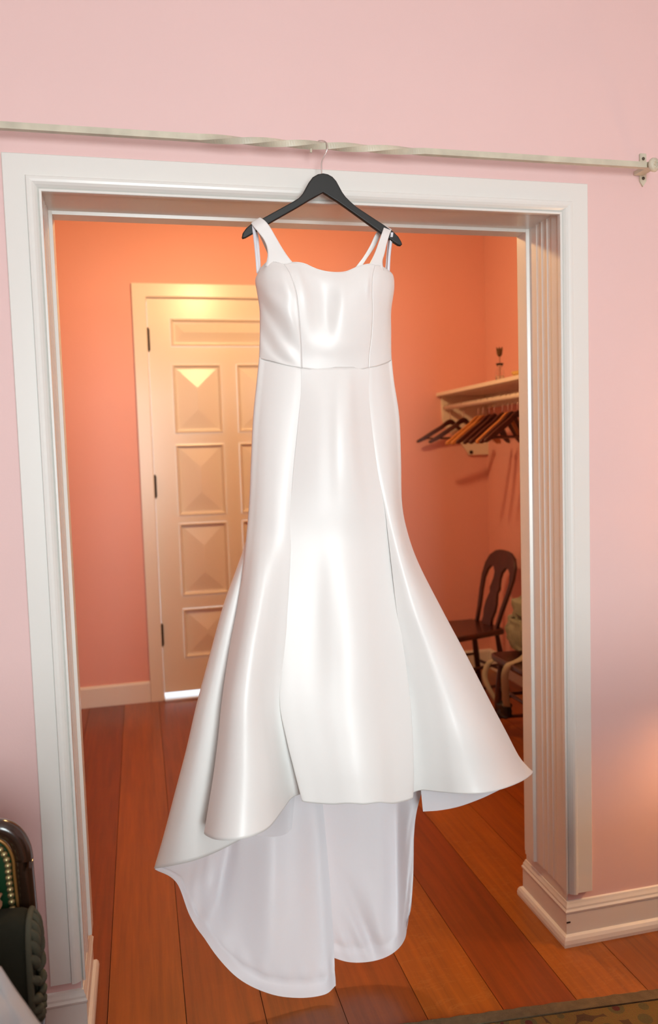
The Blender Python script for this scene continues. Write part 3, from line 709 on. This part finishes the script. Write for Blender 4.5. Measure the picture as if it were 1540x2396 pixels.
# ================================================================== CLOSET SHELF + HANGERS
sh = empty('closet_shelf', (2.52, 3.0, 1.55)); tag(sh, 'cream painted wall shelf with hanging rod in the back corner', 'shelf')
fix(box('shelf_board', (2.33, .75, 1.948), (RR, YB, 1.972), 'shelfp', None, .003), sh)
fix(box('cleat', (RR-.02, .75, 1.86), (RR, YB-.02, 1.948), 'shelfp', None, .002), sh)
bo = [(2.362, 1.948), (RR, 1.948), (RR, 1.535), (2.56, 1.535), (2.548, 1.56), (2.50, 1.62), (2.43, 1.69), (2.385, 1.74), (2.366, 1.79)]
bb = link('end_bracket', plate('end_bracket', [[(x-2.362, z-1.535) for x, z in bo]], .022, .002), 'shelfp'); bb.rotation_euler = (R(90), 0, 0); bb.location = (2.362, YB-.011, 1.535); fix(bb, sh)
fix(lathe('bracket_hole', [(.014, 0), (.014, -.003), (.001, -.003)], 'hinge', (2.575, YB-.0215, 1.555), n=14, axis='y'), sh)
fix(tube('hanging_rod', [(2.385, YB-.02, 1.868), (2.385, .75, 1.868)], .017, 'shelfp', n=14, smooth=1), sh)
def hanger_parts(root, wood, bow, drop):
    w = .232; k = drop/.146
    o = [(0, .022), (.02, .017), (.04, .004), (.07, -.018), (.10, -.034), (.13, -.050), (.16, -.067), (.19, -.085), (w, -.108), (w+.004, -.122), (w-.010, -.124), (.17, -.104), (.13, -.080), (.10, -.064), (.05, -.036), (.02, -.018), (0, -.013)]
    o = [(x, y if i < 3 or i > 14 else y*k) for i, (x, y) in enumerate(o)]
    o = o + [(-x, y) for x, y in reversed(o[1:-1])]
    me = plate('hanger_body', [o], .014, .003); me.transform(Matrix.Rotation(R(90), 4, 'X')); me.transform(Matrix.Translation((0, 0, -.105)))
    q = math.tan(R(bow))
    for v in me.vertices:
        a = abs(v.co.x); v.co.y += q*(math.sqrt(a*a+.0016)-.04); v.co.x *= math.cos(R(bow))
    link('hanger_body', me, wood, root)
    bx = .178*math.cos(R(bow)); by = q*(math.sqrt(.178**2+.0016)-.04)
    tube('hanger_bar', [(-bx, by, -.105-.098*k), (bx, by, -.105-.098*k)], .005, wood, root, n=8, smooth=1)
    tube('hook', [(0, 0, -.085), (0, 0, -.045), (.010, 0, -.030), (.021, 0, -.012), (.021, 0, .006), (.012, 0, .020), (0, 0, .022), (-.014, 0, .016), (-.020, 0, .004)], .0018, 'chrome', root, n=6, smooth=3)
HL = [(2.93, 6, 'hw1', 'dark red wooden hanger nearest the far wall on the shelf rod', 20, .155), (2.70, 9, 'hw1', 'dark red wooden hanger second from the far wall, crossing the first', 24, .165),
      (2.47, 20, 'hw2', 'light beech hanger third from the far wall', 16, .185), (2.40, 24, 'hw2', 'light beech hanger fourth from the far wall, beside another light one', 16, .185),
      (2.31, 22, 'hw1', 'dark red wooden hanger just in front of the two light hangers', 16, .180), (2.24, 28, 'hw1', 'dark red wooden hanger in the middle of the bunch', 16, .185),
      (2.13, 24, 'hw1', 'dark red wooden hanger just behind the single light hanger', 16, .185), (2.06, 28, 'hw2', 'single light beech hanger near the white jamb', 16, .185),
      (2.01, 28, 'hw1', 'dark red wooden hanger in front of the single light hanger', 16, .185), (1.94, 26, 'hw1', 'dark red wooden hanger partly cut off by the white jamb', 16, .18)]
for y, rz, wd, lb, bow, drop in HL:
    h = empty('clothes_hanger', (2.385, y, 1.868), R(rz)); tag(h, lb, 'hanger', 'hangers on the closet rod'); hanger_parts(h, wd, bow, drop)
# bottle with a dried flower, straw bowl
vx = Vector((2.459, 2.312, 1.972)); vz = empty('glass_bottle', vx); tag(vz, 'small clear glass bottle with a flared neck standing on the shelf', 'bottle')
lathe('bottle_body', [(.001, 0), (.024, .001), (.026, .006), (.026, .060), (.022, .078), (.012, .088), (.013, .094), (.024, .118), (.0225, .118), (.0115, .095), (.0105, .088), (.020, .076), (.0235, .058), (.0235, .008), (.001, .006)], 'glass', (0, 0, 0), vz, n=20)
fw_ = empty('dried_flower', vx+Vector((0, 0, .01))); tag(fw_, 'dried brown flower stem standing in the glass bottle', 'flower')
tube('stem', [(0, 0, 0), (.002, 0, .08), (0, 0, .158)], .0016, 'dried', fw_, n=6, smooth=3)
for k in range(6):
    a = k*1.05; tube('petal', [(0, 0, .148), (.008*math.cos(a), .008*math.sin(a), .162), (.014*math.cos(a), .014*math.sin(a), .190), (.019*math.cos(a), .019*math.sin(a), .205)], [.003, .008, .007, .002], 'dried', fw_, n=6, smooth=3)
bw = lathe('straw_bowl', [(.045, 0), (.07, .006), (.095, .03), (.105, .05), (.100, .05), (.088, .03), (.06, .01), (.001, .009)], 'wicker', (2.555, 2.12, 1.972), n=24); tag(bw, 'shallow yellow straw bowl on the shelf beside the jamb', 'bowl')

# ================================================================== WOODEN CHAIRS
def chair(loc, face, label):
    """local frame: +x is the way the chair faces, y its width"""
    c = empty('wooden_chair', loc, face); tag(c, label, 'chair', 'fiddleback chairs in the back room')
    so = smooth_loop([(.20, .205), (.21, 0), (.20, -.205), (.10, -.215), (-.10, -.190), (-.185, -.165), (-.20, 0), (-.185, .165), (-.10, .190), (.10, .215)], 4)
    s = link('seat', plate('seat', [so], .036, .010), 'mahog', c); s.location = (0, 0, .432)
    L = {'fl': [(.16, .165, .42), (.175, .175, .22), (.19, .185, 0)], 'fr': [(.16, -.165, .42), (.175, -.175, .22), (.19, -.185, 0)],
         'bl': [(-.15, .135, .42), (-.18, .148, .22), (-.215, .162, 0)], 'br': [(-.15, -.135, .42), (-.18, -.148, .22), (-.215, -.162, 0)]}
    for k in L: tube('leg', L[k], [.014, .020, .013], 'mahog', c, n=10, smooth=5)
    def mid(a, b, t): return tuple(np.array(L[a][1])*0+cr(L[a], 5)[b])
    for a, b, q in (('fl', 'bl', 5), ('fr', 'br', 5), ('fl', 'fr', 4), ('bl', 'br', 6), ('fl', 'bl', 8), ('fr', 'br', 8)):
        pa, pb = cr(L[a], 5)[q], cr(L[b], 5)[q]; tube('stretcher', [tuple(pa), tuple((pa+pb)/2), tuple(pb)], [.008, .011, .008], 'mahog', c, n=8, smooth=3)
    # back: hoop, crest and vase splat cut from one bent board, leaning back
    outer = [(-.125, 0), (-.102, 0), (-.112, .12), (-.130, .22), (-.138, .30), (-.124, .355), (-.095, .385), (-.064, .382), (-.040, .35), (-.036, .31), (-.044, .27), (-.052, .245), (-.040, .215), (-.058, .15), (-.060, .10), (-.048, .05), (-.055, 0)]
    half = outer; oth = [(-x, y) for x, y in reversed(half)]
    topo = [(.137, .10), (.160, .22), (.174, .32), (.166, .40), (.135, .455), (.085, .488), (.04, .498), (0, .500)]
    ring = half + oth + topo + [(-x, y) for x, y in reversed(topo[:-1])]
    me = plate('back', [ring], .022, .004)
    a = R(-17)
    b = link('backrest', me, 'mahog', c)
    # board x -> chair y, board y -> up and back
    Mx = Matrix(((0, math.sin(a), math.cos(a), -.165), (1, 0, 0, 0), (0, math.cos(a), -math.sin(a), .440), (0, 0, 0, 1)))
    me.transform(Mx)
    return c
chair((2.270, 2.480, 0), R(180+9), 'dark mahogany fiddleback chair against the far corner, its back fully in view')
chair((2.345, 1.615, 0), R(180), 'dark mahogany chair holding the canvas backpack, half hidden by the jamb')

# ================================================================== BACKPACK
bpk = empty('canvas_backpack', (2.36, 1.76, .45)); tag(bpk, 'grey green canvas backpack sitting on the nearer mahogany chair', 'backpack')
def blob(name, c, r_, m, e=.55, seed=0, amp=.006, taper=0):
    rnd = random.Random(seed); ph = [rnd.uniform(0, 6) for _ in range(6)]; v = []; f = []; n, k = 28, 16
    for i in range(k+1):
        th = -math.pi/2+math.pi*i/k
        for j in range(n):
            a = 2*math.pi*j/n; pw = lambda q: math.copysign(abs(q)**e, q)
            x, y, z = pw(math.cos(th))*pw(math.cos(a)), pw(math.cos(th))*pw(math.sin(a)), pw(math.sin(th))
            s = 1-taper*(z+1)/2; w = amp*(math.sin(7*x+ph[0]+5*z)+math.sin(9*z+ph[1]-4*y)+math.sin(8*y+ph[2]+6*x))
            v.append((c[0]+x*s*r_[0]+w*x, c[1]+y*s*r_[1]+w*y, c[2]+z*r_[2]+w*.5))
    for i in range(k):
        for j in range(n): f.append((i*n+j, i*n+(j+1) % n, (i+1)*n+(j+1) % n, (i+1)*n+j))
    me = pd(name, v, f); bm = bmesh.new(); bm.from_mesh(me); bmesh.ops.remove_doubles(bm, verts=bm.verts, dist=1e-4); bmesh.ops.recalc_face_normals(bm, faces=bm.faces); bm.to_mesh(me); bm.free()
    return link(name, me, m, None, True)
fix(blob('pack_body', (2.375, 1.745, .600), (.115, .145, .145), 'canvas', .5, 1, .006, .22), bpk)
fix(blob('pack_flap', (2.365, 1.735, .705), (.110, .110, .060), 'canvas', .6, 2, .006, .1), bpk)
fix(blob('side_pocket', (2.335, 1.870, .560), (.070, .035, .085), 'canvas', .6, 3, .005, .15), bpk)
fix(blob('front_pocket', (2.260, 1.730, .560), (.030, .085, .085), 'canvas', .6, 4, .005, .1), bpk)
fix(tube('carry_handle', [(2.33, 1.70, .76), (2.31, 1.72, .79), (2.33, 1.75, .795), (2.35, 1.78, .765)], .010, 'strap', n=8, smooth=4), bpk)
fix(lathe('toggle', [(.001, -.014), (.010, -.012), (.011, 0), (.010, .012), (.001, .014)], 'plastic', (2.255, 1.775, .640), n=10), bpk)
def ribbon(name, pts, w, m, par, t=.003):
    P = cr([tuple(p) for p in pts], 6); v = []; f = []
    for i, p in enumerate(P): v += [(p[0]-.75*w, p[1]+.66*w, p[2]), (p[0]+.75*w, p[1]-.66*w, p[2])]
    for i in range(len(P)-1): f.append((2*i, 2*i+1, 2*i+3, 2*i+2))
    o = link(name, pd(name, v, f), m, None, True); solid(o, t); return fix(o, par)
ribbon('shoulder_strap', [(2.27, 1.60, .56), (2.235, 1.585, .49), (2.18, 1.575, .464), (2.13, 1.572, .450), (2.112, 1.585, .40), (2.125, 1.615, .33), (2.150, 1.66, .25), (2.175, 1.70, .18)], .020, 'strap', bpk)
ribbon('shoulder_strap', [(2.19, 1.86, .40), (2.15, 1.86, .385), (2.130, 1.862, .35), (2.122, 1.860, .30), (2.135, 1.83, .24), (2.168, 1.80, .17)], .016, 'strap', bpk)
fix(blob('strap_buckle', (2.185, 1.76, .145), (.030, .055, .045), 'plastic', .6, 6, .004), bpk)

# ================================================================== RUG
rg = empty('rug', (1.6, -1.2, 0)); tag(rg, 'olive and gold patterned wool rug with a plain bound edge on the oak floor', 'rug')
e0, e1 = Vector((.952, -.190, 0)), Vector((1.683, -.258, 0)); ex = (e1-e0).normalized(); ey = Vector((ex.y, -ex.x, 0))
ey = Vector((-ex.y, ex.x, 0)) * -1
def rugbox(nm, a0, a1, b0, b1, z1, m, n=60, rag=0):
    v = []; f = []
    for i in range(n+1):
        s = a0+(a1-a0)*i/n; j = rag*(math.sin(i*2.3)+math.sin(i*5.1))
        for b, z in ((b0+j, .0005), (b0+j+.002, z1*.8), (b0+j+.006, z1), (b1, z1), (b1, .0005)):
            p = e0+ex*s+ey*b; v.append((p.x, p.y, z))
    for i in range(n):
        for q in range(4): f.append((5*i+q, 5*i+q+1, 5*i+6+q, 5*i+5+q))
    f += [tuple(range(5)), tuple(range(5*n+4, 5*n-1, -1))]
    fix(mk(nm, (v, f), m), rg)
rugbox('rug_border', -.5, 2.2, 0, .042, .011, 'rugedge', 160, .0012)
rugbox('rug_field', -.5, 2.2, .042, .95, .0095, 'rug', 20)

# ================================================================== GREEN ARMCHAIR (bottom left)
ac = empty('armchair', (-.24, -.78, 0)); tag(ac, 'dark walnut armchair with green leather back and brass nails at lower left', 'armchair')
AY = -.50
xr_, zt_ = .052, .866                         # outer right edge, top of the back
def arch(inset, y, zb):
    cx = -.245; xr2 = xr_-inset; zt2 = zt_-inset; rr_ = .060-inset*.6; rz = .085-inset*.7
    P = [(xr2, y, zb), (xr2+.004, y, (zb+zt2)/2), (xr2, y, zt2-rz-.02)]
    for k in range(0, 7):
        a = math.pi/2*k/6; P.append((xr2-rr_+rr_*math.cos(a), y, zt2-rz+rz*math.sin(a)))
    P += [(xr2-rr_-.06, y, zt2+.006), (cx, y, zt2+.02)]
    return P + [(2*cx-x, yy, z) for x, yy, z in reversed(P[:-1])]
fix(tube('back_frame', arch(.020, AY, .30), .0185, 'chairwood', n=12, smooth=3), ac)
fix(tube('gilt_bead', arch(.038, AY-.010, .45), .0035, 'gilt', n=8, smooth=3), ac)
ip = arch(.040, AY, .45)
up_ = link('upholstered_back', plate('upholstered_back', [[(x, z) for x, y, z in ip]], .030, .010), 'green'); up_.data.transform(Matrix.Rotation(R(90), 4, 'X')); up_.location = (0, AY, 0); fix(up_, ac)
nl = cr(arch(.0475, AY-.016, .46), 40); dl = 0; last = None; nail = None
for p in nl:
    if last is None or np.linalg.norm(p-last) > .0122:
        last = p
        if p[0] < -.16: break
        if nail is None:
            nail = lathe('nail', [(.0072, 0), (.0066, -.004), (.004, -.0072), (.0005, -.0082)], 'brass', (0, 0, 0), n=10, axis='y'); q = nail
        else: q = nail.copy(); COL.objects.link(q)
        q.location = tuple(p); q.parent = ac; q.matrix_parent_inverse = Matrix.Translation(-ac.location)
fix(box('seat_rail', (-.555, -1.06, .33), (.062, AY+.02, .405), 'chairwood', None, .012), ac)
fix(blob('seat_cushion', (-.247, -.79, .43), (.295, .275, .050), 'olive', .35, 5, .003), ac)
for x, y in ((.035, AY), (-.53, AY), (.035, -1.03), (-.53, -1.03)): fix(tube('leg', [(x, y, .34), (x, y-.004, .18), (x, y, .0)], [.024, .019, .015], 'chairwood', n=10), ac)
for x in (.045, -.54):
    fix(tube('arm', [(x, AY-.01, .50), (x+.006, -.62, .47), (x+.010, -.80, .50), (x+.010, -.98, .55), (x, -1.03, .54)], [.016, .02, .026, .030, .022], 'chairwood', n=10), ac)
    fix(tube('arm_post', [(x+.008, -.97, .54), (x+.004, -.99, .46), (x, -1.03, .38)], [.022, .018, .024], 'chairwood', n=10), ac)
    fix(box('side_panel', (x-.012, -.98, .39), (x+.012, AY-.02, .47), 'olive', None, .006), ac)
# olive cushion with a braided end
cu = empty('olive_cushion', (-.15, -.60, .48)); tag(cu, 'dark olive cushion with a braided edge propped on the green armchair', 'cushion')
def cush():
    v = []; f = []; n = 40; sec = []
    for k in range(n):
        a = 2*math.pi*k/n; pw = lambda q, e: math.copysign(abs(q)**e, q)
        sec.append((-.590+.052*pw(math.cos(a), .7), .606+.108*pw(math.sin(a), .75)))
    xs2 = [-.42, -.415, -.40, -.2, 0, .036, .047, .050]; sc2 = [.80, .93, 1, 1.02, 1.0, .97, .92, .80]
    for x, s in zip(xs2, sc2):
        for y, z in sec: v.append((x, -.590+(y+.590)*s, .606+(z-.606)*s+.014*(x+.2)))
    for i in range(len(xs2)-1):
        for j in range(n): f.append((i*n+j, i*n+(j+1) % n, (i+1)*n+(j+1) % n, (i+1)*n+j))
    f += [tuple(range(n-1, -1, -1)), tuple(range((len(xs2)-1)*n, len(xs2)*n))]
    me = pd('cushion_body', v, f); o = link('cushion_body', me, 'olive', None, True); fix(o, cu); return sec
sec = cush()
ring = [(.052, -.590+(y+.590)*.93, .608+(z-.606)*.93) for y, z in sec[::2]]
fix(tube('piping', ring+[ring[0]], .006, 'braid', n=8, smooth=2), cu)
for k in range(0, len(sec), 2):
    y, z = sec[k]; s = .95
    fix(tube('braid_loop', [(.050, -.590+(y+.590)*s, .608+(z-.606)*s), (.060, -.590+(y+.590)*.80, .608+(z-.606)*.88-.010), (.063, -.590+(y+.590)*.55, .608+(z-.606)*.74-.022), (.058, -.590+(y+.590)*.3, .608+(z-.606)*.60-.030)], [.005, .0085, .0085, .004], 'braid', n=6, smooth=3), cu)
ta = empty('cord_tassel', (-.03, -.575, .716)); tag(ta, 'ribbed tan cord knot lying on top of the olive cushion', 'tassel')
fix(blob('knot', (-.035, -.575, .727), (.034, .022, .016), 'tan', .8, 9, .001), ta)
for k in range(6): fix(tube('cord', [(-.062+k*.010, -.598, .718), (-.058+k*.010, -.592, .740), (-.052+k*.010, -.572, .745)], .0035, 'tan', n=6, smooth=3), ta)
# white tulle draped over the near edge of the chair
tl = grid_mesh('draped_tulle', pxgrid([[(-260, 2120, -.80), (-150, 2160, -.86), (-60, 2205, -.90), (0, 2268, -.92)], [(-260, 2250, -.84), (-130, 2270, -.90), (-40, 2300, -.93), (35, 2322, -.93)], [(-260, 2400, -.88), (-110, 2400, -.93), (0, 2390, -.97), (72, 2374, -.95)], [(-260, 2560, -.92), (-90, 2560, -.97), (40, 2540, -1.0), (130, 2460, -.98)], [(-260, 2760, -.95), (-60, 2780, -.99), (100, 2760, -1.02), (260, 2690, -1.02)]]), 8, 8,
    lambda A: A + np.stack([np.zeros(A.shape[:2]), .006*np.sin(np.arange(A.shape[1])*1.1)[None, :]*np.ones((A.shape[0], 1)), np.zeros(A.shape[:2])], -1))
tlo = link('draped_tulle', tl, 'tulle', None, True); solid(tlo, .002); tag(tlo, 'white tulle draped over the near side of the green armchair', 'veil')

# ================================================================== LAMP on a side table, right of the frame
tb = empty('side_table', (2.35, -.32, 0)); tag(tb, 'small dark side table right of the opening, out of frame', 'table')
fix(lathe('table_top', [(.001, .56), (.20, .56), (.21, .57), (.20, .585), (.001, .585)], 'chairwood', (2.35, -.32, 0), n=28), tb)
fix(lathe('pedestal', [(.15, .0105), (.14, .03), (.03, .07), (.025, .3), (.03, .5), (.06, .56)], 'chairwood', (2.35, -.32, 0), n=20), tb)
lp = empty('table_lamp', (2.35, -.32, .585)); tag(lp, 'table lamp with linen shade on the side table, out of frame', 'lamp')
fix(lathe('lamp_base', [(.07, .585), (.07, .60), (.03, .63), (.05, .70), (.03, .76), (.01, .80), (.01, .86)], 'brass', (2.35, -.32, 0)), lp)
shd = lathe('lamp_shade', [(.17, .84), (.10, 1.06)], 'shade', (2.35, -.32, 0), n=28)
bm = bmesh.new(); bm.from_mesh(shd.data); bmesh.ops.delete(bm, geom=[f_ for f_ in bm.faces if len(f_.verts) > 4], context='FACES'); bm.to_mesh(shd.data); bm.free(); solid(shd, .002); fix(shd, lp)
point('lamp_bulb', (2.35, -.32, .93), 19, (1, .56, .26), .05)

# ================================================================== CHEST OF DRAWERS added unseen right of the camera to shade the low right
ch = empty('blocker_chest', (1.70, -1.5, 0)); tag(ch, 'unseen dark chest of drawers added right of the camera to block daylight', 'chest')
fix(box('blocker_chest_body', (1.12, -1.74, .08), (2.28, -1.30, .98), 'chairwood', None, .006), ch)
fix(box('blocker_chest_top', (1.10, -1.76, .98), (2.30, -1.28, 1.01), 'chairwood', None, .006), ch)
for k in range(3):
    d_ = fix(box('blocker_drawer', (1.16, -1.765, .13+.28*k), (2.24, -1.74, .38+.28*k), 'chairwood', None, .006), ch)
    for x in (1.45, 1.95):
        kb = lathe('knob', [(.008, 0), (.008, -.012), (.016, -.018), (.014, -.028), (.001, -.030)], 'brass', (x, -1.765, .255+.28*k), n=12, axis='y'); fix(kb, d_)
for x in (1.17, 2.23):
    for y in (-1.70, -1.35): fix(tube('leg', [(x, y, 0), (x, y, .05), (x, y, .10)], [.022, .026, .03], 'chairwood', n=10), ch)

# low cabinet added unseen left of the camera to shade the lower left casing
cb = empty('blocker_cabinet', (-.45, -1.55, 0)); tag(cb, 'unseen dark low cabinet added left of the camera to block daylight', 'cabinet')
fix(box('blocker_cabinet_body', (-1.05, -1.90, .06), (.37, -1.52, .93), 'chairwood', None, .006), cb)
fix(box('blocker_cabinet_top', (-1.08, -1.93, .93), (.40, -1.50, .96), 'chairwood', None, .006), cb)
for x0_ in (-1.02, -.33):
    d_ = fix(box('blocker_cabinet_door', (x0_, -1.925, .10), (x0_+.67, -1.90, .90), 'chairwood', None, .006), cb)
    fix(lathe('knob', [(.008, 0), (.008, -.012), (.016, -.018), (.014, -.028), (.001, -.030)], 'brass', (x0_+(.60 if x0_ < -.8 else .07), -1.925, .50), n=12, axis='y'), d_)
for x in (-1.0, .32):
    for y in (-1.86, -1.56): fix(tube('leg', [(x, y, 0), (x, y, .04), (x, y, .08)], [.022, .026, .03], 'chairwood', n=10), cb)
